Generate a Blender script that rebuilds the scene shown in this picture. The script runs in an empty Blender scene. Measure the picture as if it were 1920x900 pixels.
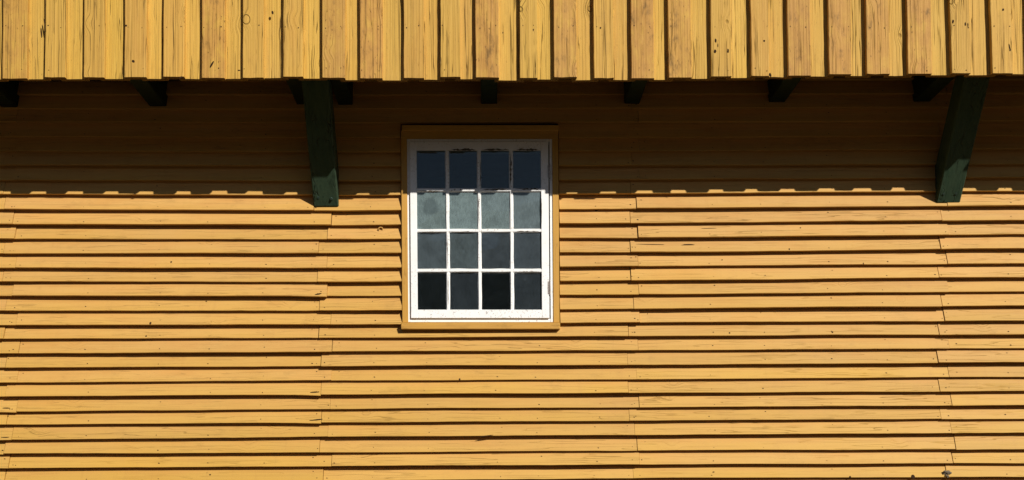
import bpy, bmesh, math, random
from mathutils import Vector, Matrix, noise
random.seed(7)
R = math.radians
scene = bpy.context.scene
col = scene.collection

# ------------------------------------------------------------------ camera
W, H = 1920.0, 900.0           # pixel frame of the measurements
F = 2100.0                     # focal length in those pixels
MPP = 0.0034                   # metres per pixel on the clapboard wall
ZW = F * MPP                   # camera to wall
VX, VY = 915.0, 970.0          # where the wall's normal vanishes
PITCH, ROLL = R(2.0), R(0.3)
PX, PY = VX, VY - F * math.tan(PITCH)
CAM = Vector((0.0, -ZW, 1.62))
ROT = Matrix.Rotation(math.pi / 2 + PITCH, 3, 'X') @ Matrix.Rotation(-ROLL, 3, 'Z')
cd = bpy.data.cameras.new('camera')
cam = bpy.data.objects.new('camera', cd)
col.objects.link(cam)
cam.location = CAM
cam.rotation_euler = ROT.to_euler()
cd.sensor_fit = 'HORIZONTAL'; cd.sensor_width = 36.0
cd.lens = 36.0 * F / W
cd.shift_x = (W / 2 - PX) / W
cd.shift_y = (PY - H / 2) / W
cd.clip_start = 0.05; cd.clip_end = 2000
scene.camera = cam

def at(px, py, Y=0.0):
    """Point of the plane Y=const that the photograph shows at (px, py)."""
    d = ROT @ Vector(((px - PX) / F, (PY - py) / F, -1.0))
    return CAM + d * ((Y - CAM.y) / d.y)

# ------------------------------------------------------------------ light
KX, KY = 0.715, 0.727
SUN = Vector((KX, -1.0, KY)).normalized()
world = bpy.data.worlds.new('World'); scene.world = world
world.use_nodes = True
wn = world.node_tree.nodes; wl = world.node_tree.links
wn.clear()
sky = wn.new('ShaderNodeTexSky'); sky.sky_type = 'NISHITA'; sky.sun_disc = False
sky.sun_elevation = math.asin(SUN.z)
sky.sun_rotation = math.atan2(SUN.x, SUN.y)
sky.air_density = 1.0; sky.dust_density = 0.4; sky.ozone_density = 1.5
bg = wn.new('ShaderNodeBackground'); bg.inputs['Strength'].default_value = 0.05
wo = wn.new('ShaderNodeOutputWorld')
wl.new(sky.outputs[0], bg.inputs[0]); wl.new(bg.outputs[0], wo.inputs[0])
ld = bpy.data.lights.new('sun', 'SUN'); ld.energy = 5.0; ld.angle = R(0.5); ld.color = (1.0, 0.93, 0.82)
sun = bpy.data.objects.new('sun', ld); col.objects.link(sun)
sun.rotation_euler = (-SUN).to_track_quat('-Z', 'Y').to_euler()
sun.location = (4, -8, 9)
scene.view_settings.view_transform = 'Standard'
scene.view_settings.look = 'None'
scene.view_settings.gamma = 1.0
scene.view_settings.exposure = 0.10

# ------------------------------------------------------------------ materials
class NT:
    def __init__(s, name):
        s.m = bpy.data.materials.new(name); s.m.use_nodes = True
        s.t = s.m.node_tree; s.t.nodes.clear()
        s.out = s.n('ShaderNodeOutputMaterial')
    def n(s, typ, **kw):
        nd = s.t.nodes.new(typ)
        for k, v in kw.items(): setattr(nd, k, v)
        return nd
    def set(s, sock, v):
        if isinstance(v, bpy.types.NodeSocket): s.t.links.new(v, sock)
        else: sock.default_value = v
    def math(s, op, a, b=None, c=None, clamp=False):
        nd = s.n('ShaderNodeMath', operation=op, use_clamp=clamp)
        s.set(nd.inputs[0], a)
        if b is not None: s.set(nd.inputs[1], b)
        if c is not None: s.set(nd.inputs[2], c)
        return nd.outputs[0]
    def vmath(s, op, a, b):
        nd = s.n('ShaderNodeVectorMath', operation=op)
        s.set(nd.inputs[0], a); s.set(nd.inputs[1], b)
        return nd.outputs[0]
    def ss(s, x, lo, hi):
        nd = s.n('ShaderNodeMapRange', interpolation_type='SMOOTHSTEP')
        s.set(nd.inputs[0], x); nd.inputs[1].default_value = lo; nd.inputs[2].default_value = hi
        return nd.outputs[0]
    def mix(s, f, a, b):
        nd = s.n('ShaderNodeMix', data_type='RGBA')
        s.set(nd.inputs[0], f); s.set(nd.inputs[6], a); s.set(nd.inputs[7], b)
        return nd.outputs[2]
    def noise(s, vec, scale=1.0, detail=3.0, rough=0.5):
        nd = s.n('ShaderNodeTexNoise')
        s.set(nd.inputs['Vector'], vec); nd.inputs['Scale'].default_value = scale
        nd.inputs['Detail'].default_value = detail; nd.inputs['Roughness'].default_value = rough
        return nd.outputs[0]
    def comb(s, x, y, z):
        nd = s.n('ShaderNodeCombineXYZ')
        for i, v in enumerate((x, y, z)): s.set(nd.inputs[i], v)
        return nd.outputs[0]
    def bsdf(s, color, rough, normal=None, spec=0.3):
        b = s.n('ShaderNodeBsdfPrincipled')
        s.set(b.inputs['Base Color'], color); s.set(b.inputs['Roughness'], rough)
        b.inputs['Specular IOR Level'].default_value = spec
        if normal is not None: s.set(b.inputs['Normal'], normal)
        s.t.links.new(b.outputs[0], s.out.inputs[0])
        return b
    def bump(s, h, dist, strength=1.0):
        nd = s.n('ShaderNodeBump'); nd.inputs['Strength'].default_value = strength
        nd.inputs['Distance'].default_value = dist; s.set(nd.inputs['Height'], h)
        return nd.outputs[0]

def board_coords(t):
    """object coordinates shifted by the board's own random number"""
    tc = t.n('ShaderNodeTexCoord'); oi = t.n('ShaderNodeObjectInfo')
    off = t.math('MULTIPLY', oi.outputs['Random'], 57.0)
    v = t.vmath('ADD', tc.outputs['Object'], t.comb(off, t.math('MULTIPLY', off, 1.7), t.math('MULTIPLY', off, 0.6)))
    sep = t.n('ShaderNodeSeparateXYZ'); t.set(sep.inputs[0], v)
    oc = t.n('ShaderNodeSeparateColor'); t.set(oc.inputs[0], oi.outputs['Color'])
    return tc, v, sep.outputs, oc.outputs, oi.outputs['Random']

def painted_wood(name, cols, along, crack_w, crack_amt, knot_amt, bump_d, rough=0.6, crack_col=(0.10, 0.045, 0.008, 1), fine=(60, 1.6), spec=0.25, weather=1.0, mold_col=(0.11, 0.065, 0.02, 1), grain_col=(0.30, 0.15, 0.03, 1), msk_r=(0.42, 0.62), band=False, ink_fine=False):
    t = NT(name)
    tc, v, xyz, oc, rnd = board_coords(t)
    a = xyz[along]                           # along the grain
    c = xyz[0] if along == 2 else xyz[2]     # across the grain
    d = xyz[1]
    # knots
    vor = t.n('ShaderNodeTexVoronoi'); vor.inputs['Scale'].default_value = 1.0
    t.set(vor.inputs['Vector'], t.comb(t.math('MULTIPLY', c, 5.5), t.math('MULTIPLY', d, 1.0), t.math('MULTIPLY', a, 4.2)))
    kd = vor.outputs['Distance']
    has = t.n('ShaderNodeSeparateColor'); t.set(has.inputs[0], vor.outputs['Color'])
    haskn = t.ss(has.outputs[0], 0.50, 0.55)
    near = t.math('MULTIPLY', t.math('SUBTRACT', 1.0, t.ss(kd, 0.0, 0.34)), haskn)
    cw = t.math('ADD', c, t.math('MULTIPLY', near, 0.028))
    # grain
    g = t.noise(t.comb(t.math('MULTIPLY', cw, fine[0]), t.math('MULTIPLY', d, 30.0), t.math('MULTIPLY', a, fine[1])), 1.0, 5.0, 0.6)
    g2 = t.noise(t.comb(t.math('MULTIPLY', cw, fine[0] * 0.55), t.math('MULTIPLY', d, 12.0), t.math('MULTIPLY', a, fine[1] * 0.75)), 1.0, 2.0, 0.45)
    line = t.math('SUBTRACT', 1.0, t.ss(t.math('ABSOLUTE', t.math('SUBTRACT', g2, 0.5)), 0.0, crack_w))
    msk = t.noise(t.comb(t.math('MULTIPLY', c, 9.0), t.math('MULTIPLY', d, 3.0), t.math('MULTIPLY', a, 2.2)), 1.0, 3.0, 0.6)
    msk = t.ss(msk, *msk_r)
    crack = t.math('MULTIPLY', line, msk)
    crack = t.math('MULTIPLY', crack, t.math('ADD', 0.25, oc[2]))
    ring = t.math('SUBTRACT', 1.0, t.ss(t.math('ABSOLUTE', t.math('SUBTRACT', kd, t.math('MULTIPLY', has.outputs[1], 0.12))), 0.0, 0.022))
    ring = t.math('MULTIPLY', t.math('MULTIPLY', ring, haskn), knot_amt)
    # short weather ticks, dents and peeled specks
    tick = t.noise(t.comb(t.math('MULTIPLY', c, 130.0), t.math('MULTIPLY', d, 60.0), t.math('MULTIPLY', a, 38.0)), 1.0, 2.0, 0.5)
    tick = t.math('MULTIPLY', t.ss(tick, 0.66, 0.74), t.math('MULTIPLY', weather, t.math('ADD', 0.25, oc[0])))
    # colour
    big = t.noise(v, 1.1, 3.0, 0.55)
    mid = t.noise(t.comb(t.math('MULTIPLY', c, 14.0), t.math('MULTIPLY', d, 8.0), t.math('MULTIPLY', a, 3.0)), 1.0, 4.0, 0.6)
    k1 = t.mix(t.ss(big, 0.35, 0.65), cols[0], cols[1])
    k1 = t.mix(t.math('MULTIPLY', t.ss(mid, 0.42, 0.7), 0.6), k1, cols[2])
    k1 = t.mix(t.math('MULTIPLY', oc[1], 0.8), k1, cols[3])
    if band:
        so = t.n('ShaderNodeSeparateXYZ'); t.set(so.inputs[0], tc.outputs['Object'])
        edge = t.math('ADD', so.outputs[2], t.math('MULTIPLY', t.math('SUBTRACT', mid, 0.5), 0.07))
        k1 = t.mix(t.math('MULTIPLY', t.ss(edge, 0.03, 0.085), 0.55), k1, cols[2])
        k1 = t.mix(t.math('MULTIPLY', t.math('SUBTRACT', 1.0, t.ss(edge, 0.0, 0.035)), 0.35), k1, cols[3])
        run = t.noise(t.comb(t.math('MULTIPLY', c, 3.0), d, t.math('MULTIPLY', a, 26.0)), 1.0, 4.0, 0.7)
        k1 = t.mix(t.math('MULTIPLY', t.ss(run, 0.52, 0.78), 0.20), k1, (0.40, 0.21, 0.06, 1))
    blot = t.noise(t.comb(t.math('MULTIPLY', c, 16.0), t.math('MULTIPLY', d, 8.0), t.math('MULTIPLY', a, 7.0)), 1.0, 6.0, 0.7)
    st = t.math('MULTIPLY', t.ss(blot, 0.26, 0.56), oc[0])
    k1 = t.mix(t.math('MULTIPLY', st, 0.75), k1, cols[4])
    mold = t.math('MULTIPLY', t.ss(blot, 0.53, 0.72), t.math('MULTIPLY', oc[0], 0.75))
    k1 = t.mix(mold, k1, mold_col)
    k1 = t.mix(t.math('MULTIPLY', t.ss(g, 0.45, 0.7), 0.22), k1, grain_col)
    if ink_fine:
        g3 = t.noise(t.comb(t.math('MULTIPLY', cw, 120.0), t.math('MULTIPLY', d, 20.0), t.math('MULTIPLY', a, 2.6)), 1.0, 2.0, 0.5)
        hair = t.math('SUBTRACT', 1.0, t.ss(t.math('ABSOLUTE', t.math('SUBTRACT', g3, 0.5)), 0.0, 0.035))
        k1 = t.mix(t.math('MULTIPLY', hair, t.math('ADD', 0.10, t.math('MULTIPLY', oc[2], 0.22))), k1, (0.27, 0.135, 0.025, 1))
    hsv = t.n('ShaderNodeHueSaturation')
    t.set(hsv.inputs['Value'], t.math('ADD', 0.93, t.math('MULTIPLY', rnd, 0.11)))
    t.set(hsv.inputs['Saturation'], t.math('ADD', 0.93, t.math('MULTIPLY', big, 0.12)))
    t.set(hsv.inputs['Color'], k1); k1 = hsv.outputs[0]
    dark = t.math('MAXIMUM', t.math('MULTIPLY', crack, crack_amt), t.math('MAXIMUM', t.math('MULTIPLY', ring, 0.45), t.math('MULTIPLY', tick, 0.8)), clamp=True)
    k1 = t.mix(dark, k1, crack_col)
    h = t.math('SUBTRACT', t.math('MULTIPLY', g, 0.55), t.math('ADD', t.math('MULTIPLY', crack, 1.2), t.math('MULTIPLY', ring, 0.6)))
    h = t.math('ADD', h, t.math('MULTIPLY', near, 0.15 * knot_amt))
    t.bsdf(k1, rough, t.bump(h, bump_d), spec)
    return t.m

OCH = [(0.555, 0.318, 0.092, 1), (0.57, 0.338, 0.108, 1), (0.54, 0.280, 0.078, 1), (0.535, 0.318, 0.056, 1), (0.47, 0.25, 0.07, 1)]
YEL = [(0.57, 0.328, 0.058, 1), (0.585, 0.35, 0.078, 1), (0.55, 0.292, 0.055, 1), (0.61, 0.39, 0.062, 1), (0.44, 0.215, 0.055, 1)]
M_CLAP = painted_wood('ochre clapboard paint', OCH, 0, 0.010, 0.36, 0.35, 0.0024, rough=0.6, fine=(75, 1.8), weather=0.45, band=True, msk_r=(0.40, 0.58))
M_UP = painted_wood('weathered yellow board paint', YEL, 2, 0.015, 0.55, 1.0, 0.0075, rough=0.65, fine=(95, 1.1), msk_r=(0.36, 0.56), ink_fine=True, crack_col=(0.15, 0.07, 0.012, 1))
TRIM = [(0.54, 0.285, 0.050, 1), (0.56, 0.30, 0.055, 1), (0.51, 0.25, 0.046, 1), (0.56, 0.32, 0.05, 1), (0.45, 0.23, 0.06, 1)]
M_TRIMX = painted_wood('ochre trim paint horizontal', TRIM, 0, 0.008, 0.3, 0.0, 0.001, rough=0.5, fine=(80, 2.0), weather=0.5)
M_TRIMZ = painted_wood('ochre trim paint vertical', TRIM, 2, 0.008, 0.3, 0.0, 0.001, rough=0.5, fine=(80, 2.0), weather=0.5)
GRN = [(0.022, 0.046, 0.026, 1), (0.030, 0.058, 0.034, 1), (0.016, 0.036, 0.021, 1), (0.03, 0.056, 0.034, 1), (0.050, 0.078, 0.048, 1)]
M_GREEN = painted_wood('dark green timber paint', GRN, 2, 0.03, 0.7, 0.3, 0.003, rough=0.5, crack_col=(0.008, 0.012, 0.008, 1), fine=(60, 1.6), spec=0.10, mold_col=(0.010, 0.017, 0.011, 1), grain_col=(0.012, 0.03, 0.022, 1))
M_JOIST_SHADE = painted_wood('shaded green joist paint', [tuple(q * 0.35 for q in g[:3]) + (1,) for g in GRN], 1, 0.03, 0.5, 0.0, 0.003, rough=0.5, crack_col=(0.008, 0.012, 0.008, 1), fine=(60, 1.6), spec=0.10, mold_col=(0.010, 0.017, 0.011, 1), grain_col=(0.012, 0.03, 0.022, 1))  # brace green darkened, so the overhang's shade is put into the joist colour

def white_paint():
    t = NT('white window paint')
    tc, v, xyz, oc, rnd = board_coords(t)
    n1 = t.noise(v, 9.0, 4.0, 0.6)
    n2 = t.noise(v, 85.0, 4.0, 0.65)
    n3 = t.noise(v, 5.0, 2.0, 0.5)
    c = t.mix(t.math('MULTIPLY', t.ss(n1, 0.4, 0.75), 0.5), (0.86, 0.87, 0.88, 1), (0.76, 0.76, 0.76, 1))
    fl = t.math('MULTIPLY', t.ss(n2, 0.58, 0.63), t.ss(n3, 0.42, 0.56))
    fl = t.math('MULTIPLY', fl, t.math('ADD', 0.18, oc[0]), clamp=True)
    c = t.mix(fl, c, (0.16, 0.13, 0.10, 1))
    t.bsdf(c, 0.4, t.bump(t.math('ADD', t.math('MULTIPLY', n2, 0.5), n1), 0.002), 0.4)
    return t.m
M_WHITE = white_paint()

def plain(name, c, rough=0.8, nscale=20, var=0.3, bump_d=0.002, spec=0.2):
    t = NT(name)
    tc = t.n('ShaderNodeTexCoord')
    n = t.noise(tc.outputs['Object'], nscale, 5.0, 0.6)
    b = tuple(x * (1 - var) for x in c[:3]) + (1,)
    t.bsdf(t.mix(t.ss(n, 0.3, 0.7), c, b), rough, t.bump(n, bump_d), spec)
    return t.m
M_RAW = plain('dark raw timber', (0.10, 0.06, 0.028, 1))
M_END = plain('dark end grain', (0.16, 0.095, 0.028, 1), 0.9, 60, 0.5)  # darker colour for the bottom end face of the upper boards
M_PEEL = plain('bare weathered wood', (0.13, 0.105, 0.08, 1), 0.9, 120, 0.6)
M_NAIL = plain('rusty nail', (0.07, 0.035, 0.014, 1), 0.7, 200)
M_GNAIL = plain('painted nail', (0.03, 0.055, 0.045, 1), 0.35, 200, spec=0.5)
M_HOLE = plain('painted hole shade', (0.035, 0.016, 0.006, 1), 0.9, 150)  # near-black colour paints the shade inside knot holes and splits
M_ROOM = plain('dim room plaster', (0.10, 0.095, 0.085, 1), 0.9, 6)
M_HINGE = plain('hinge paint', (0.50, 0.48, 0.47, 1), 0.45, 60, 0.5)
M_RUST = plain('rusted catch', (0.42, 0.36, 0.33, 1), 0.6, 120, 0.5)
M_NEST = plain('crumbly grey nest', (0.24, 0.19, 0.13, 1), 0.95, 90, 0.65, 0.004)
M_GROUND = plain('bare earth ground', (0.075, 0.056, 0.032, 1), 0.95, 3, 0.4, 0.02)
M_HILL = plain('wooded hillside', (0.045, 0.06, 0.028, 1), 0.95, 0.35, 0.7, 1.0)

def glass_mat():
    t = NT('dusty old window glass')
    tc, v, xyz, oc, rnd = board_coords(t)
    cloud = t.noise(v, 12.0, 5.0, 0.65)
    streak = t.noise(t.comb(t.math('MULTIPLY', xyz[0], 170.0), xyz[1], t.math('MULTIPLY', xyz[2], 40.0)), 1.0, 3.0, 0.6)
    speck = t.ss(t.noise(v, 210.0, 2.0, 0.5), 0.69, 0.74)
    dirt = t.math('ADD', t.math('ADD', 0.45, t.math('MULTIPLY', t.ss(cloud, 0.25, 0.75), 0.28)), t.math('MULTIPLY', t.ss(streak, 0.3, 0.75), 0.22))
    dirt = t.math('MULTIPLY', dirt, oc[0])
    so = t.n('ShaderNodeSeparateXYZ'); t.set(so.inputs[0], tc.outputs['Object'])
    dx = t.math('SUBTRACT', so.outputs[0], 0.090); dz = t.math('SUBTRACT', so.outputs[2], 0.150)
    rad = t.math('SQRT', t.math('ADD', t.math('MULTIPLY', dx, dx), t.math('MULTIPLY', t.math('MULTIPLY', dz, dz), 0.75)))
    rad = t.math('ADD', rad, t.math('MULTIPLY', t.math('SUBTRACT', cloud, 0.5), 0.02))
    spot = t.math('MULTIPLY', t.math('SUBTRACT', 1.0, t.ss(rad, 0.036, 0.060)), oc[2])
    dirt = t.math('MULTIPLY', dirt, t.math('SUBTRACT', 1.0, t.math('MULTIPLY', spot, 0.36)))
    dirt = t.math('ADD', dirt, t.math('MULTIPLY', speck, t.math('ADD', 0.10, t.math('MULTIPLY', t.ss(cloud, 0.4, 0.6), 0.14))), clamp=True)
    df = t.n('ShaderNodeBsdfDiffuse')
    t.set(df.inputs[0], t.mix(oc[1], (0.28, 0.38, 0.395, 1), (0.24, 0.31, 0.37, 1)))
    tr = t.n('ShaderNodeBsdfTransparent'); tr.inputs[0].default_value = (0.78, 0.85, 0.83, 1)
    gl = t.n('ShaderNodeBsdfGlossy'); gl.inputs['Roughness'].default_value = 0.02
    wv = t.noise(v, 3.0, 1.0, 0.4)
    t.set(gl.inputs['Normal'], t.bump(wv, 0.004, 0.6))
    fr = t.n('ShaderNodeFresnel'); fr.inputs[0].default_value = 1.5
    m1 = t.n('ShaderNodeMixShader'); t.set(m1.inputs[0], dirt)
    t.set(m1.inputs[1], tr.outputs[0]); t.set(m1.inputs[2], df.outputs[0])
    m2 = t.n('ShaderNodeMixShader'); t.set(m2.inputs[0], fr.outputs[0])
    t.set(m2.inputs[1], m1.outputs[0]); t.set(m2.inputs[2], gl.outputs[0])
    t.set(t.out.inputs[0], m2.outputs[0])
    return t.m
M_GLASS = glass_mat()

# ------------------------------------------------------------------ helpers
def link(name, me, mat, parent=None, loc=(0, 0, 0), color=(0, 0, 0, 1)):
    if mat is not None: me.materials.append(mat)
    o = bpy.data.objects.new(name, me); col.objects.link(o)
    o.location = loc; o.color = color
    if parent is not None: o.parent = parent
    return o

def mesh(name, verts, faces):
    me = bpy.data.meshes.new(name); me.from_pydata([tuple(v) for v in verts], [], faces)
    me.update(); return me

def fix(me):
    bm = bmesh.new(); bm.from_mesh(me); bmesh.ops.recalc_face_normals(bm, faces=bm.faces); bm.to_mesh(me); bm.free()

def prism(name, prof, x0, x1, mat, parent, bevel=0.0, color=(0, 0, 0, 1), seg=1):
    """profile in (Y,Z) swept along X; origin at its first corner"""
    o0 = Vector((x0, prof[0][0], prof[0][1]))
    n = len(prof)
    vs = [Vector((x, p[0], p[1])) - o0 for x in (x0, x1) for p in prof]
    fs = [tuple(range(n)), tuple(range(2 * n - 1, n - 1, -1))] + [(i, i + n, (i + 1) % n + n, (i + 1) % n) for i in range(n)]
    me = mesh(name, vs, fs)
    bm = bmesh.new(); bm.from_mesh(me)
    bmesh.ops.recalc_face_normals(bm, faces=bm.faces)
    if bevel: bmesh.ops.bevel(bm, geom=list(bm.edges), offset=bevel, segments=seg, affect='EDGES', profile=0.6)
    bm.to_mesh(me); bm.free()
    return link(name, me, mat, parent, o0, color)

def quadbox(name, q, y0, y1, mat, parent, bevel=0.002, color=(0, 0, 0, 1), taper=0.0):
    """box whose front outline is four (X,Z) corners tl,tr,br,bl at Y=y0, back at y1"""
    o0 = Vector((q[3][0], y0, q[3][1]))
    fr = [Vector((p[0], y0, p[1])) - o0 for p in q]
    bk = [Vector((p[0], y1, p[1])) - o0 for p in q]
    me = mesh(name, fr + bk, [(3, 2, 1, 0), (4, 5, 6, 7), (0, 1, 5, 4), (1, 2, 6, 5), (2, 3, 7, 6), (3, 0, 4, 7)])
    bm = bmesh.new(); bm.from_mesh(me)
    bmesh.ops.recalc_face_normals(bm, faces=bm.faces)
    if bevel: bmesh.ops.bevel(bm, geom=list(bm.edges), offset=bevel, segments=1, affect='EDGES')
    bm.to_mesh(me); bm.free()
    return link(name, me, mat, parent, o0, color)

def pq(x0, y0, x1, y1, Y, lean=0.0):
    """pixel rectangle (with a lean of its own) on plane Y -> tl,tr,br,bl as (X,Z)"""
    def f(px, py): p = at(px, py, Y); return (p.x, p.z)
    return [f(x0 + lx(y0), y0), f(x1 + lx(y0), y0), f(x1 + lx(y1), y1), f(x0 + lx(y1), y1)]
def lx(y): return (y - 430.0) / 300.0 * 2.2      # the window leans a little: top to the left

def empty(name, loc, parent=None):
    o = bpy.data.objects.new(name, None); col.objects.link(o); o.location = loc
    if parent is not None: o.parent = parent
    o.empty_display_size = 0.2
    return o

# ------------------------------------------------------------------ ground and hill
def grid(name, xs, ys, fz, mat):
    vs = [(x, y, fz(x, y)) for y in ys for x in xs]; nx = len(xs)
    fs = [(j * nx + i, j * nx + i + 1, (j + 1) * nx + i + 1, (j + 1) * nx + i) for j in range(len(ys) - 1) for i in range(nx - 1)]
    o = link(name, mesh(name, vs, fs), mat); o['kind'] = 'structure'
    return o
grid('ground', [-500, -20, 0, 20, 500], [-500, -20, 0, 20, 500], lambda x, y: 0.0, M_GROUND)
def hz(x, y):
    t = (-y - 45) / 60.0
    t = max(0.0, min(1.0, t)); t = t * t * (3 - 2 * t)
    h = 31 + 0.02 * x + 5 * noise.noise(Vector((x * 0.012, y * 0.01, 3)))
    return -0.5 + t * h + t * 2.5 * noise.noise(Vector((x * 0.09, y * 0.09, 1)))
grid('hill', [x * 6 - 240 for x in range(81)], [-40 - k * 5 for k in range(36)], hz, M_HILL)

# ------------------------------------------------------------------ the building
YB = -0.02                       # front of the clapboard butts
YO = YB - 0.68                   # front of the proud boards of the jettied storey
TB = 0.030                       # board thickness up there
building = empty('wooden_building', (0, 0, 0))
building['label'] = 'ochre yellow wooden building with jettied upper storey, clapboards and small white window'
building['category'] = 'building'

XL, XR = -570, 2370              # built width in pixels of the wall plane
pL, pR = at(XL, 500, YB).x, at(XR, 500, YB).x

# rows of clapboards: pixel height of the butt at x = 0, 640, 1280, 1900
rows = [(98.5, 99, 98.5, 97), (125, 126, 125.5, 124), (152, 153, 152.5, 151), (180, 180.5, 179, 177.5), (206.5, 208, 206, 203.5), (231.5, 233.5, 232, 230),
        (259.5, 261, 260, 256.5), (286.5, 288, 285.5, 282), (313, 314, 313, 310), (340.5, 342, 339, 335.5), (367, 369, 365, 361.5),
        (395, 397.5, 393, 388.5), (423, 424.5, 420.5, 415), (450.5, 451, 448, 442), (478, 477.5, 475, 469), (505, 505, 501.5, 496.5),
        (530.5, 531, 528, 522), (557.5, 557.5, 554.5, 549), (585, 585, 581, 576), (612, 611.5, 606.5, 604), (638, 636, 632.5, 629.5),
        (666, 662, 659, 655.5), (692, 689, 686.5, 682), (720, 716, 713.5, 709), (746.5, 742.5, 739, 736), (775, 769.5, 766, 763),
        (799, 795, 791, 788), (828, 821.5, 818, 814.5), (853.5, 851, 847.5, 845), (881, 876.5, 873.5, 871), (908, 904, 899, 897)]
jA = {13: 28, 14: 7, 15: 29, 16: 4, 17: 23, 18: 10, 19: 31, 20: 7, 21: 35, 22: 10, 23: 32, 24: 10, 25: 31, 26: 12, 27: 23, 28: 8, 29: 16, 30: 8, 11: 8, 12: 24}
jB = {13: 613, 14: 597, 15: 613, 16: 595, 17: 613, 18: 599, 19: 620, 20: 597, 21: 623, 22: 602, 23: 621, 24: 602, 25: 619, 26: 603, 27: 615, 28: 599, 29: 622, 30: 606, 11: 589, 12: 621}
jC = {13: 1197, 14: 1182, 15: 1197, 16: 1183, 17: 1198, 18: 1188, 19: 1200, 20: 1179, 21: 1197, 22: 1177, 23: 1194, 24: 1178, 25: 1199, 26: 1180, 27: 1190, 28: 1195, 29: 1199, 30: 1188}
jD = {12: 1766, 13: 1779, 14: 1764, 15: 1777, 16: 1761, 17: 1779, 18: 1766, 19: 1771, 20: 1761, 21: 1781, 22: 1759, 23: 1780, 24: 1762, 25: 1784, 26: 1765, 27: 1784, 28: 1792, 29: 1787, 30: 1775}
pitch = 26.85
while len(rows) < 50:
    r = rows[-1]; rows.append(tuple(v + pitch for v in r))
def row_y(r, x):
    kx = [0, 640, 1280, 1900]; v = rows[r]
    v = [q - 3.0 for q in v]
    if x <= 0: return v[0]
    if x >= 1900: return v[3]
    for i in range(3):
        if x <= kx[i + 1]:
            f = (x - kx[i]) / (kx[i + 1] - kx[i]); return v[i] + (v[i + 1] - v[i]) * f
def joint(table, r, a, b):
    if r in table: return table[r]
    return (a if r % 2 else b) + random.uniform(-4, 4)

WX0, WX1 = 753.0, 1048.0         # window casing, left and right
zTop = at(960, 90, YB).z
zWin0, zWin1 = at(900, 236, YB).z, at(900, 612, YB).z
xWin0, xWin1 = at(WX0 + 3, 430, YB).x, at(WX1 - 3, 430, YB).x
# sheathing behind the clapboards, with the window opening
def sheathing():
    y0, y1 = 0.066, 0.140
    xs = [pL, xWin0, xWin1, pR]; zs = [0.0, zWin1, zWin0, zTop + 0.5]
    vs = [(x, y, z) for y in (y0, y1) for z in zs for x in xs]
    fs = []
    for j in range(3):
        for i in range(3):
            if i == 1 and j == 1: continue
            a = j * 4 + i
            fs.append((a, a + 1, a + 5, a + 4)); fs.append((a + 16, a + 20, a + 21, a + 17))
    ring = [5, 6, 10, 9]
    for k in range(4):
        a, b = ring[k], ring[(k + 1) % 4]; fs.append((a, b, b + 16, a + 16))
    out = [0, 1, 2, 3, 7, 11, 15, 14, 13, 12, 8, 4]
    for k in range(12):
        a, b = out[k], out[(k + 1) % 12]; fs.append((b, a, a + 16, b + 16))
    me = mesh('lower_wall', vs, fs); fix(me)
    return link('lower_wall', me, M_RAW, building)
lower = sheathing()

nail_v, nail_f = [], []
def nail(p, nrm, r, elong=1.0):
    nrm = nrm.normalized(); u = nrm.cross(Vector((0.3, 0.1, 1))).normalized(); w = nrm.cross(u)
    b = len(nail_v); nail_v.append(p + nrm * 0.0018)
    for k in range(6):
        a = k * math.pi / 3 + 0.3; nail_v.append(p + nrm * 0.0004 + u * (r * elong * math.cos(a)) + w * (r * math.sin(a)))
    for k in range(6): nail_f.append((b, b + 1 + k, b + 1 + (k + 1) % 6))

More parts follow.
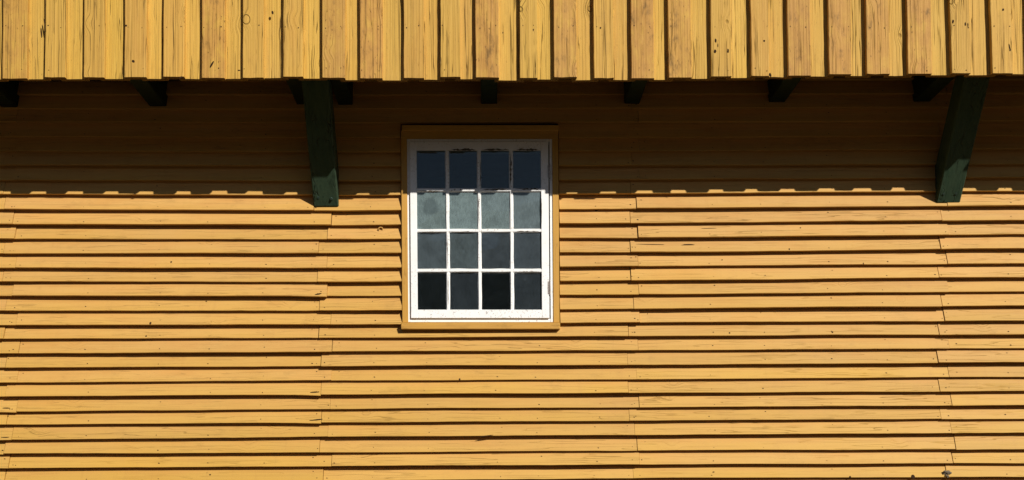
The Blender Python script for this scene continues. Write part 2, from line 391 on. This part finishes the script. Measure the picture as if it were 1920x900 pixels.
TC = 0.036
board_faces = []
def face_y(px, py):
    """how far the board seen at this spot stands out of the regular course plane"""
    for (r, x0, x1, e0, e1, seed) in board_faces:
        if x0 <= px <= x1 and (row_y(r - 1, px) if r else -1e9) < py <= row_y(r, px) + 0.5:
            x = at(px, py, YB).x
            return e0 + (e1 - e0) * (px - x0) / (x1 - x0) + 0.0025 * noise.noise(Vector((x * 1.1, seed * 1.7, 9.0)))
    return 0.0
def clapboard(r, x0, x1, seed, droop0=0.0, droop1=0.0):
    n = max(3, int((x1 - x0) / 24))
    gap = random.choice((0.0002, 0.0006, 0.001, 0.0018, 0.0028))
    yj = random.uniform(-0.010, 0.002)
    ye0, ye1 = yj + random.uniform(-0.005, 0.002), yj + random.uniform(-0.005, 0.002)
    board_faces.append((r, x0, x1, ye0, ye1, seed))
    P0 = at(x0, row_y(r, x0), YB)
    vs, fs = [], []
    for i in range(n + 1):
        f = i / n; px = x0 + (x1 - x0) * f
        p = at(px, row_y(r, px), YB)
        if i == 0: p.x += gap
        if i == n: p.x -= gap
        nz = 0.0034 * noise.noise(Vector((p.x * 1.6, seed * 3.1, 0.0))) + 0.0013 * noise.noise(Vector((p.x * 9, seed * 3.1, 5.0)))
        ny = ye0 + (ye1 - ye0) * f + 0.0025 * noise.noise(Vector((p.x * 1.1, seed * 1.7, 9.0)))
        d = droop0 * max(0, 1 - f * (x1 - x0) / 60.0) + droop1 * max(0, 1 - (1 - f) * (x1 - x0) / 60.0)
        up = at(px, row_y(r - 1, px) if r else row_y(0, px) - pitch, YB).z
        e = up - p.z; Hh = e + 0.026; s = TC / e
        c = 0.0014
        prof = [(s * c, c - d + nz), (c * 0.8, nz - d), (TC, nz - d), (TC + s * Hh, Hh), (s * Hh, Hh)]
        for (yy, zz) in prof: vs.append(Vector((p.x, YB + ny + yy, p.z + zz)) - P0)
    for i in range(n):
        for k in range(5):
            a, b = i * 5 + k, i * 5 + (k + 1) % 5
            fs.append((a, a + 5, b + 5, b))
    fs.append((0, 1, 2, 3, 4)); m = n * 5; fs.append((m + 4, m + 3, m + 2, m + 1, m))
    me = mesh('clapboard', vs, fs); fix(me)
    o = link('clapboard', me, M_CLAP, lower, P0, (random.uniform(0, 0.25), max(0.0, min(1.0, (r - 11) / 18.0 + random.uniform(-0.35, 0.35))), random.uniform(0.05, 0.7) ** 1.5, 1))
    return o

studs = [-400, -260, -120, 22, 160, 296, 392, 494, 590, 700, 800, 935, 1010, 1120, 1190, 1335, 1430, 1555, 1660, 1775, 1890]
count = 0
for r in range(len(rows)):
    ys = [row_y(r, x) for x in (0, 900, 1900)]
    if r > 31:                       # out of the frame, below: longer plain courses
        js = [XL, 620 if r % 2 else 598, 1190 if r % 2 else 1178, XR]
    else:
        js = [XL, joint(jA, r, 28, 8), joint(jB, r, 615, 598), joint(jC, r, 1197, 1181), joint(jD, r, 1778, 1763), XR]
    for i in range(len(js) - 1):
        a, b = js[i], js[i + 1]
        count += 1
        win = (6 <= r <= 19)
        d1 = 0.006 if (r, i) in ((24, 1), (26, 1), (17, 1), (28, 0), (25, 0)) else 0.0
        if win and a < WX0 < b:
            clapboard(r, a, WX0 - 0.5 + lx(row_y(r, WX0)), count)
            clapboard(r, WX1 + 1 + lx(row_y(r, WX1)), b, count + 900)
        else:
            clapboard(r, a, b, count, 0.0, d1)
        if r <= 31:
            for sx in studs + [a + 9, b - 9]:
                if not (a + 5 < sx < b - 5) or random.random() < 0.3: continue
                if win and WX0 - 6 < sx < WX1 + 6: continue
                px = sx + random.uniform(-6, 6); fr = random.choice((0.2, 0.2, 0.24, 0.3, 0.62)) + random.uniform(-0.04, 0.04)
                py = row_y(r, px) - pitch * fr
                p = at(px, py, YB + TC * fr + face_y(px, py) - 0.0006)
                nail(p, Vector((0, -1, 0.39)), random.uniform(0.0018, 0.0036), random.uniform(1.0, 2.0))
me = mesh('nail_heads', nail_v, nail_f)
o = link('nail_heads', me, M_NAIL, lower); o['kind'] = 'stuff'

# dark discs for knot holes, chips and split ends seen along the boards
def row_y_at(px, py):
    for r in range(len(rows)):
        if row_y(r, px) >= py: return row_y(r, px)
def knot(px, py, rx, rz, fr, name='knot', mat=M_HOLE, rot=0.0):
    fr = max(0.0, (row_y_at(px, py) - py) / pitch); p = at(px, py, YB + TC * fr + face_y(px, py) - 0.0014)
    vs = [Vector((0, -0.0006, 0))]; n = 9
    for k in range(n):
        a = 2 * math.pi * k / n; q = random.uniform(0.75, 1.15)
        x, z = rx * q * math.cos(a), rz * q * math.sin(a)
        vs.append(Vector((x * math.cos(rot) - z * math.sin(rot), 0.394 * (x * math.sin(rot) + z * math.cos(rot)), x * math.sin(rot) + z * math.cos(rot))))
    m = len(vs)
    vs += [v + Vector((0, 0.006, 0)) for v in vs[1:]]
    fs = [(0, 1 + (k + 1) % n, 1 + k) for k in range(n)] + [(1 + k, 1 + (k + 1) % n, m + (k + 1) % n, m + k) for k in range(n)]
    me = mesh(name, vs, fs); fix(me)
    return link(name, me, mat, lower, p)
for (px, py, rx, rz, fr) in [(282, 606, .007, .008, .1), (1008, 658, .006, .007, .1), (862, 711, .006, .006, .1), (1480, 467, .005, .006, .1), (1619, 494, .004, .006, .1),
        (1118, 394, .009, .007, .08), (1712, 894, .013, .014, .2), (1561, 623, .006, .006, .25), (274, 630, .005, .006, .3), (394, 890, .006, .005, .6),
        (1354, 487, .004, .004, .5), (1501, 427, .004, .004, .8), (321, 491, .006, .006, .7), (1368, 624, .005, .005, .25), (1594, 894, .006, .006, .2), (1338, 885, .008, .004, .5)]:
    knot(px, py, rx, rz, fr)
for (px, py, ln, hh, fr, rot) in [(590, 735, .030, .0035, .35, .03), (592, 787, .045, .0035, .35, .10), (597, 551, .022, .004, .35, .15), (12, 765, .03, .003, .4, 0), (10, 820, .03, .003, .4, 0),
        (912, 817, .05, .0028, .25, .12), (1220, 458, .09, .002, .5, -.03), (1290, 459, .05, .002, .5, .02), (1110, 605, .07, .003, .2, -.03), (1330, 428, .05, .0015, .8, 0), (1290, 458, .03, .0015, .8, 0)]:
    knot(px, py, ln, hh, fr, 'split', M_HOLE, rot)

def loose_curl():
    p = at(714, 429.5, YB + TC * 0.8 - 0.006 + face_y(714, 429.5))
    bm = bmesh.new(); rings = []
    n = 14
    for i in range(n):
        a = -0.7 + 4.9 * i / (n - 1); rr = 0.0035 * math.sin(math.pi * (i + 0.6) / (n + 0.2)) + 0.001
        c0 = Vector((0.013 * math.cos(a), -0.004 - 0.006 * i / n, 0.009 * math.sin(a)))
        u = Vector((math.cos(a), 0, math.sin(a)))
        rings.append([bm.verts.new(c0 + u * rr * math.cos(k * math.pi / 3) + Vector((0, 1.6, 0)) * rr * math.sin(k * math.pi / 3)) for k in range(6)])
    for i in range(n - 1):
        for k in range(6): bm.faces.new((rings[i][k], rings[i][(k + 1) % 6], rings[i + 1][(k + 1) % 6], rings[i + 1][k]))
    bm.faces.new(rings[0]); bm.faces.new(rings[-1][::-1])
    bmesh.ops.recalc_face_normals(bm, faces=bm.faces)
    me = bpy.data.meshes.new('loose_knot'); bm.to_mesh(me); bm.free()
    link('loose_knot', me, M_CLAP, lower, p)
loose_curl()

# ------------------------------------------------------------------ window
pw = at(900, 617, YB)
window = empty('window', (pw.x, YB, pw.z), building)
window['label'] = 'white sixteen-pane casement window in ochre casing'
bpy.context.view_layer.update()
def wchild(o):
    o.location = Vector(o.location) - Vector(window.location); return o
yc = YB - 0.008
wchild(quadbox('casing', pq(753, 259.5, 764, 604.5, yc), yc, 0.06, M_TRIMZ, window, 0.002, (.3, .5, .6, 1)))
wchild(quadbox('casing', pq(1036.5, 259.5, 1048, 604.5, yc), yc, 0.06, M_TRIMZ, window, 0.002, (.3, .5, .6, 1)))
wchild(quadbox('casing', pq(753, 244.5, 1048, 259.5, yc), yc - 0.001, 0.06, M_TRIMX, window, 0.002, (.3, .5, .6, 1)))
wchild(quadbox('head_cap', pq(754.5, 234.2, 1049, 244.5, YB - 0.024), YB - 0.024, 0.06, M_TRIMX, window, 0.003, (.3, .5, .6, 1)))
wchild(quadbox('sill', pq(750.5, 604.5, 1049, 617, YB - 0.028), YB - 0.028, 0.10, M_TRIMX, window, 0.003, (.4, .5, .6, 1)))
yf = YB - 0.001
FRX0, FRX1, FRY0, FRY1 = 764, 1036.5, 260.5, 604
wchild(quadbox('frame', pq(FRX0, FRY0, 771, FRY1, yf), yf, 0.10, M_WHITE, window, 0.0015, (.2, 0, 0, 1)))
wchild(quadbox('frame', pq(1031.4, FRY0, FRX1, FRY1, yf), yf, 0.10, M_WHITE, window, 0.0015, (.2, 0, 0, 1)))
wchild(quadbox('frame', pq(770.5, FRY0, 1031, 266, yf), yf + 0.001, 0.10, M_WHITE, window, 0.0015, (.2, 0, 0, 1)))
wchild(quadbox('frame', pq(770.5, 597.5, 1031, FRY1, yf), yf + 0.001, 0.10, M_WHITE, window, 0.0015, (.5, 0, 0, 1)))
ysh = YB - 0.015
SX0, SX1, SY0, SY1 = 769.3, 1029.2, 265.2, 596.5
cols_px = [(782.5, 835.5), (843, 895), (902.5, 955.5), (963, 1014.5)]
rows_px = [(282, 352), (360, 428.5), (436, 503), (511, 579.5)]
yg = ysh + 0.013
wchild(quadbox('stile', pq(SX0, SY0, 782, SY1, ysh), ysh, 0.045, M_WHITE, window, 0.002, (.25, 0, 0, 1)))
wchild(quadbox('stile', pq(1015, SY0, SX1, SY1, ysh), ysh, 0.045, M_WHITE, window, 0.002, (.25, 0, 0, 1)))
wchild(quadbox('rail', pq(782, SY0, 1015, 281.5, ysh), ysh + 0.001, 0.044, M_WHITE, window, 0.002, (.35, 0, 0, 1)))
wchild(quadbox('rail', pq(782, 580.5, 1015, SY1, ysh), ysh + 0.001, 0.044, M_WHITE, window, 0.002, (.35, 0, 0, 1)))

def muntin(x0, y0, x1, y1, yfront, vertical, colr):
    """glazing bar with putty bevels running down to the glass"""
    q = pq(x0, y0, x1, y1, yfront)
    k = 0.0062
    if vertical: qf = [(q[0][0] + k, q[0][1]), (q[1][0] - k, q[1][1]), (q[2][0] - k, q[2][1]), (q[3][0] + k, q[3][1])]
    else: qf = [(q[0][0], q[0][1] - k), (q[1][0], q[1][1] - k), (q[2][0], q[2][1] + k), (q[3][0], q[3][1] + k)]
    o0 = Vector((q[3][0], yfront, q[3][1])); n = 12
    def lerp(a, b, f): return (a[0] + (b[0] - a[0]) * f, a[1] + (b[1] - a[1]) * f)
    vs, fs = [], []
    for i in range(n + 1):
        f = i / n
        def sec(Q):
            if vertical: return lerp(Q[0], Q[3], f), lerp(Q[1], Q[2], f)
            return lerp(Q[0], Q[1], f), lerp(Q[3], Q[2], f)
        j = lambda s: s * (random.uniform(-0.0009, 0.0009))
        (a, b), (c, d) = sec(q), sec(qf)
        if vertical: a = (a[0] + j(1.6), a[1]); b = (b[0] + j(1.6), b[1]); c = (c[0] + j(1), c[1]); d = (d[0] + j(1), d[1])
        else: a = (a[0], a[1] + j(1.6)); b = (b[0], b[1] + j(1.6)); c = (c[0], c[1] + j(1)); d = (d[0], d[1] + j(1))
        for (p, y) in ((c, yfront), (d, yfront), (b, yg - 0.0005), (b, 0.03), (a, 0.03), (a, yg - 0.0005)):
            vs.append(Vector((p[0], y, p[1])) - o0)
    for i in range(n):
        for kk in range(6):
            A, B = i * 6 + kk, i * 6 + (kk + 1) % 6; fs.append((A, B, B + 6, A + 6))
    fs += [(5, 4, 3, 2, 1, 0), tuple(n * 6 + kk for kk in range(6))]
    me = mesh('muntin', vs, fs); fix(me)
    return wchild(link('muntin', me, M_WHITE, window, o0, colr))
for i in range(3):
    muntin(cols_px[i][1], 281, cols_px[i + 1][0], 581, ysh + 0.0025, True, (.5, 0, 0, 1))
for i in range(3):
    muntin(781.5, rows_px[i][1], 1015.5, rows_px[i + 1][0], ysh + 0.0018, False, (.9 if i == 0 else .5, 0, 0, 1))
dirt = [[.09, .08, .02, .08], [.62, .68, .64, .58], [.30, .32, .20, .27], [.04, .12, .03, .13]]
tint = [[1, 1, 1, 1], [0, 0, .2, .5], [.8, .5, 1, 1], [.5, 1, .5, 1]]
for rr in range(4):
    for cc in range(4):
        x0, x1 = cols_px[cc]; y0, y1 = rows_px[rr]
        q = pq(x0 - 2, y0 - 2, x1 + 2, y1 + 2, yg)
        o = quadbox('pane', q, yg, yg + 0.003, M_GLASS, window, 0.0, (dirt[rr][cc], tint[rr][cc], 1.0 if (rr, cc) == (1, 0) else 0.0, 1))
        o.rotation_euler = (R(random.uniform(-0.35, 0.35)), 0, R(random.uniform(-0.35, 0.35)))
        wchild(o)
def hinge(px, y0, y1, mat):
    q = pq(px - 1.2, y0, px + 1.2, y1, ysh)
    bm = bmesh.new()
    a, b = Vector((q[3][0], 0, q[3][1])), Vector((q[1][0], 0, q[1][1]))
    cx = (a.x + b.x) / 2; rad = (b.x - a.x) / 2
    for k in range(3):
        h = (b.z - a.z) / 3
        mt = Matrix.Translation(Vector((cx, ysh - 0.003, a.z + h * (k + 0.5))))
        bmesh.ops.create_cone(bm, cap_ends=True, segments=10, radius1=rad * (1.0 if k != 1 else 1.12), radius2=rad * (1.0 if k != 1 else 1.12), depth=h * 0.94, matrix=mt)
    mt = Matrix.Translation(Vector((cx - rad * 1.6, ysh - 0.0012, (a.z + b.z) / 2))) @ Matrix.Diagonal((rad * 3.0, 0.003, (b.z - a.z) * 0.8, 1))
    bmesh.ops.create_cube(bm, size=1.0, matrix=mt)
    o0 = Vector((cx, ysh, a.z))
    bmesh.ops.translate(bm, verts=bm.verts, vec=-o0)
    me = bpy.data.meshes.new('hinge'); bm.to_mesh(me); bm.free()
    return wchild(link('hinge', me, mat, window, o0))
hinge(1031.5, 307, 336, M_HINGE)
hinge(1030.3, 525, 554, M_RUST)

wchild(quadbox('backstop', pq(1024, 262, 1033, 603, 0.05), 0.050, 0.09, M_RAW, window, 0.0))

# bare patches where the paint has peeled off rails and glazing bars
def peeled(x0, y0, x1, y1, Y, seed):
    rs = random.Random(seed); n = 14; horiz = (x1 - x0) > (y1 - y0)
    top, bot = [], []
    for i in range(n + 1):
        f = i / n; th = min(1.0, 4 * f, 4 * (1 - f)) * rs.uniform(0.25, 1.0)
        if horiz:
            px = x0 + (x1 - x0) * f; m = (y0 + y1) / 2 + rs.uniform(-.2, .2) * (y1 - y0); hh = (y1 - y0) / 2 * th
            A, B = at(px + lx(m), m - hh, Y), at(px + lx(m), m + hh, Y)
        else:
            py = y0 + (y1 - y0) * f; m = (x0 + x1) / 2 + rs.uniform(-.2, .2) * (x1 - x0); hh = (x1 - x0) / 2 * th
            A, B = at(m - hh + lx(py), py, Y), at(m + hh + lx(py), py, Y)
        top.append(A); bot.append(B)
    o0 = Vector(top[0]); N = n + 1
    vs = [v - o0 for v in top + bot] + [v - o0 + Vector((0, 0.004, 0)) for v in top + bot]
    fs = []
    for i in range(n):
        fs.append((i, i + 1, N + i + 1, N + i))
        fs.append((i, 2 * N + i, 2 * N + i + 1, i + 1)); fs.append((N + i, N + i + 1, 3 * N + i + 1, 3 * N + i))
    me = mesh('peeled_patch', vs, fs); fix(me)
    wchild(link('peeled_patch', me, M_PEEL, window, o0))
yp1, yp2 = ysh - 0.0006, ysh + 0.0010
for k, q in enumerate([(846, 278.5, 893, 282.5), (904, 278.5, 956, 282), (968, 278.5, 1012, 282.5), (904, 353.2, 954, 357), (966, 352.8, 1014, 356.2), (786, 357, 826, 359.2),
                       (790, 434, 828, 435.8), (846, 433.6, 890, 435.6), (968, 432.8, 1010, 434.6), (846, 508.6, 890, 510.4), (972, 508.4, 1008, 510)]):
    peeled(*q, yp1 if q[1] < 300 else yp2, k + 40)
for k, q in enumerate([(957, 286, 960, 350), (901, 300, 902.4, 350), (897.5, 366, 899, 420), (838, 440, 839.5, 500), (1014.8, 366, 1016.4, 424), (838.5, 516, 840, 572)]):
    peeled(*q, yp2 if q[0] < 1010 else yp1, k + 80)

# room behind the glass
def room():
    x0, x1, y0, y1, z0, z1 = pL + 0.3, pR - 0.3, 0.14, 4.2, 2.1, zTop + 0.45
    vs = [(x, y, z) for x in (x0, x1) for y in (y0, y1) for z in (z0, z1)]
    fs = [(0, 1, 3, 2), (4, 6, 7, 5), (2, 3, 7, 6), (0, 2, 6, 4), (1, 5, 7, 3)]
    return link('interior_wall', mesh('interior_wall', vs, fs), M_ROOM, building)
room()

# ------------------------------------------------------------------ jettied storey
zEave = at(900, 148, YO).z
zJ = at(900, 195, YB).z          # underside of the joists
zJt = zJ + 0.17
uL, uR = at(XL, 100, YO).x + 0.25, at(XR, 100, YO).x - 0.25
UPH = 2.3
def block(name, x0, x1, y0, y1, z0, z1, mat, parent, bevel=0.0, color=(0, 0, 0, 1)):
    return quadbox(name, [(x0, z1), (x1, z1), (x1, z0), (x0, z0)], y0, y1, mat, parent, bevel, color)
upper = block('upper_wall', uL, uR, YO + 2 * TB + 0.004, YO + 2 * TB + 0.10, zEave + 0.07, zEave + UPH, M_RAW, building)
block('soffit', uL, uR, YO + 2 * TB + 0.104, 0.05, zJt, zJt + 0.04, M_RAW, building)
for (xa, xb) in ((pL - 0.09, pL - 0.002), (pR + 0.002, pR + 0.09)):
    block('side_wall', xa, xb, 0.0, 4.4, 0.0, zTop + 0.5, M_TRIMZ, building, 0.0, (.2, .5, .5, 1))
for (xa, xb) in ((uL - 0.09, uL - 0.002), (uR + 0.002, uR + 0.09)):
    block('side_wall', xa, xb, YO + TB, 4.4, zEave, zEave + UPH, M_TRIMZ, building, 0.0, (.2, .5, .5, 1))
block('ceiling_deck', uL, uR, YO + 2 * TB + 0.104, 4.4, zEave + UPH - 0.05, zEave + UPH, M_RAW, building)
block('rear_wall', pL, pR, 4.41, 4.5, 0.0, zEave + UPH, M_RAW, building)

# (left, right, butt of the proud board, butt of the recessed board, stain, cracks)
PB = [(4, 50, 147, 148.5, .75, .2), (84, 122, 144.5, 148.5, .1, .5), (157, 195.5, 145, 147.5, .1, .8), (233, 274, 144.5, 148, .15, .5), (306, 345, 143.5, 148, .15, .4), (378, 421, 146, 148, .95, .2),
      (455, 494, 145.5, 146.5, .15, .8), (531, 568, 143.5, 147, .1, .8), (604, 647, 145.5, 150, .8, .2), (675, 717, 146.5, 150.5, .95, .3), (757, 795, 146, 149.5, .2, .6), (826, 863, 144, 148.5, .1, .7),
      (892, 936, 145, 150.5, .95, .2), (975, 1008, 146, 149, .15, .9), (1039, 1082, 144.5, 150, .9, .2), (1114, 1151, 146, 149.5, .2, .8), (1184, 1227, 146.5, 149.5, 1, .2), (1254, 1297, 145, 147.5, .85, .3),
      (1334, 1372, 143, 146, .2, 1), (1409, 1443, 142, 144.5, .15, .7), (1478, 1521, 141.5, 143.5, .95, .2), (1555, 1597, 139, 142.5, .95, .2), (1626, 1669, 138.5, 142, .8, .3), (1703, 1748, 138, 141, 1, .1),
      (1785, 1821, 137, 141, .1, 1), (1861, 1900, 137, 139, .15, .9)]
x = 4 - 74
while x > XL + 60:
    PB.insert(0, (x, x + 42, 147, 149, random.random(), random.random())); x -= 74
x = 1930
while x < XR - 120:
    PB.append((x, x + 42, 137, 139.5, random.random(), random.random())); x += 74
def board(px0, px1, py, yfront, colr, seed, lean):
    a, b = at(px0, py, yfront), at(px1, py, yfront)
    o0 = Vector((a.x, yfront, a.z)); w = b.x - a.x; slope = (b.z - a.z)
    Lh = UPH - 0.06; n = 30
    vs, fs = [], []
    for i in range(n + 1):
        f = (i / n) ** 1.8; z = Lh * f          # denser rings near the visible butt
        sh = lean * z
        e0 = 0.0022 * noise.noise(Vector((seed * 5.3, z * 5, 0))) + 0.0012 * noise.noise(Vector((seed * 5.3, z * 28, 2)))
        e1 = 0.0022 * noise.noise(Vector((seed * 5.3, z * 5, 7))) + 0.0012 * noise.noise(Vector((seed * 5.3, z * 28, 9)))
        cup = 0.0012 * noise.noise(Vector((seed * 2.3, z * 1.5, 4)))
        c = 0.0025
        for (xx, yy, zs) in ((e0 + sh, c, 0), (c + e0 + sh, 0.0, 0), (w * .35 + sh, cup, 1), (w * .7 + sh, -cup * 0.5, 1), (w - c + e1 + sh, 0.0, 0), (w + e1 + sh, c, 0), (w + e1 + sh, TB, 0), (e0 + sh, TB, 0)):
            jz = 0.0
            if i == 0: jz = slope * (xx / w) + 0.003 * noise.noise(Vector((seed * 3.3, xx * 30, 1)))
            vs.append((xx, yy, z + jz))
    for i in range(n):
        for k in range(8):
            A, B = i * 8 + k, i * 8 + (k + 1) % 8; fs.append((A, B, B + 8, A + 8))
    fs += [tuple(range(7, -1, -1)), tuple(n * 8 + k for k in range(8))]
    me = mesh('board', vs, fs); fix(me)
    me.materials.append(M_UP); me.materials.append(M_END)
    me.polygons[len(fs) - 2].material_index = 1
    return link('board', me, None, upper, o0 - Vector(upper.location), colr)
un_v = nail_v = []; un_f = nail_f = []
for i, (a, b, yp, yr, st, cr) in enumerate(PB):
    ln = random.uniform(-0.002, 0.002)
    if a > 1780 and a < 1910: ln = -0.012
    board(a, b, yp, YO, (st, random.random() * .7, cr, 1), i + 1, ln)
    for k, fx in enumerate((0.15, 0.8)):
        for (py, pr) in ((50, .8), (130, .35)):
            if random.random() < pr:
                p = at(a + (b - a) * fx + random.uniform(-3, 3), py + random.uniform(-3, 3), YO - 0.0008)
                nail(p, Vector((0, -1, 0)), random.uniform(0.0022, 0.0042))
    nx = PB[i + 1][0] if i + 1 < len(PB) else b + 30
    board(b - 9, nx + 8, yr, YO + TB + 0.001, (random.choice((.05, .1, .2)), .3 + random.random() * .7, random.uniform(.4, 1), 1), i + 101, ln * .5)
me = mesh('nail_heads', [v - Vector(upper.location) for v in un_v], un_f)
o = link('nail_heads', me, M_NAIL, upper); o['kind'] = 'stuff'
# knot holes and gouges of the yellow boards
def uknot(px, py, rx, rz, y, rot=0.0):
    p = at(px, py, y - 0.0012); n = 9
    vs = [Vector((0, -0.0003, 0))]
    for k in range(n):
        an = 2 * math.pi * k / n; q = random.uniform(0.7, 1.2); X, Z = rx * q * math.cos(an), rz * q * math.sin(an)
        vs.append(Vector((X * math.cos(rot) - Z * math.sin(rot), 0, X * math.sin(rot) + Z * math.cos(rot))))
    vs += [v + Vector((0, 0.004, 0)) for v in vs[1:]]
    fs = [(0, 1 + (k + 1) % n, 1 + k) for k in range(n)] + [(1 + k, 1 + (k + 1) % n, 1 + n + (k + 1) % n, 1 + n + k) for k in range(n)]
    me = mesh('knot', vs, fs); fix(me)
    link('knot', me, M_HOLE, upper, p - Vector(upper.location))
P_, R_ = YO, YO + TB + 0.001
for a in [(250, 114.5, .009, .008, P_), (397, 121, .005, .026, P_, -.5), (448, 132, .008, .004, R_), (511, 23, .006, .011, P_ + .0), (1433, 76.5, .006, .006, P_), (1342, 76, .005, .014, P_), (1341, 96, .008, .010, P_),
          (1365, 95, .005, .013, P_), (1346, 85, .003, .012, P_), (1881, 18, .007, .007, P_), (236, 48, .006, .007, P_), (1444, 140, .007, .012, P_, .2), (1787, 40, .005, .011, P_), (1810, 45, .004, .012, P_), (1815, 47, .003, .014, P_),
          (1893, 88, .004, .018, P_, .2), (1894, 94, .005, .007, P_), (77.5, 62, .0045, .034, R_, .12), (84.0, 48, .0028, .04, P_, .18), (339, 145, .012, .006, P_, .3), (943, 61, .003, .006, R_), (1126, 52, .004, .006, P_), (1000, 56, .003, .008, P_)]:
    uknot(*a)

# joists under the overhang
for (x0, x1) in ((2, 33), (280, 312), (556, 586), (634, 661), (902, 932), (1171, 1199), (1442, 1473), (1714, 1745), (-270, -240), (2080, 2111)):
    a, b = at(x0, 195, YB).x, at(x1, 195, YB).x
    block('joist', a, b, YO + 2 * TB + 0.108, 0.05, zJ + random.uniform(-0.006, 0.006), zJt - 0.002, M_JOIST_SHADE, building, 0.005, (.2, random.random(), .8, 1))

# knee braces
def brace(xl, xr, yfoot, label):
    a, b = at(xl, yfoot, YB), at(xr, yfoot, YB)
    z0 = a.z; c = 0.74; T = 0.15
    hor = T * math.sqrt(1 + c * c)
    z1 = zJt - 0.01; ytop = YB - c * (z1 - z0)
    ymin = YO + 2 * TB + 0.112
    if ytop < ymin: ytop = ymin; z1 = z0 + (YB - ymin) / c
    prof = [(YB - 0.003, z0), (ytop, z1), (ytop + hor, z1), (YB, z0 + hor / c), (YB + 0.012, z0 + hor / c), (YB + 0.012, z0)]
    o = prism('brace', prof, a.x, b.x, M_GREEN, building, 0.007, (.7, .5, 1, 1))
    o['label'] = label
    for fx in (0.22, 0.74):
        z = z0 + 0.045; nl = Vector((0, -1, -c)).normalized()
        p = Vector((a.x + (b.x - a.x) * fx, YB - 0.003 - c * (z - z0), z + random.uniform(-0.006, 0.006)))
        bm = bmesh.new()
        bmesh.ops.create_cone(bm, cap_ends=True, segments=8, radius1=0.010, radius2=0.007, depth=0.008, matrix=nl.to_track_quat('Z', 'Y').to_matrix().to_4x4())
        me = bpy.data.meshes.new('bolt_head'); bm.to_mesh(me); bm.free()
        link('bolt_head', me, M_GNAIL, o, p + nl * 0.002 - Vector(o.location))
brace(588, 635, 388, 'dark green knee brace beside the white window')
brace(1755, 1800, 381, 'dark green knee brace away from the window')

# ------------------------------------------------------------------ small nest on the wall
def nest():
    p = at(1774, 889, YB + 0.004)
    bm = bmesh.new()
    rs = random.Random(3)
    for k in range(16):
        o = Vector((rs.gauss(0, 0.014), -abs(rs.gauss(0.004, 0.006)), rs.gauss(0, 0.012)))
        if k == 0: o = Vector((0, 0, 0))
        bmesh.ops.create_icosphere(bm, subdivisions=1, radius=rs.uniform(0.007, 0.013) if k else 0.017,
            matrix=Matrix.Translation(o) @ Matrix.Rotation(rs.uniform(0, 3), 4, 'X') @ Matrix.Diagonal((1.2, 0.8, 0.8, 1)))
    for v in bm.verts: v.co += Vector((rs.uniform(-1, 1), rs.uniform(-1, 1), rs.uniform(-1, 1))) * 0.002
    me = bpy.data.meshes.new('insect_nest'); bm.to_mesh(me); bm.free()
    o = link('insect_nest', me, M_NEST, None, p); o.scale = (0.8, 0.8, 0.8)
    o['label'] = 'small crumbly grey-brown clump stuck over a clapboard joint'
    o['category'] = 'nest'
nest()
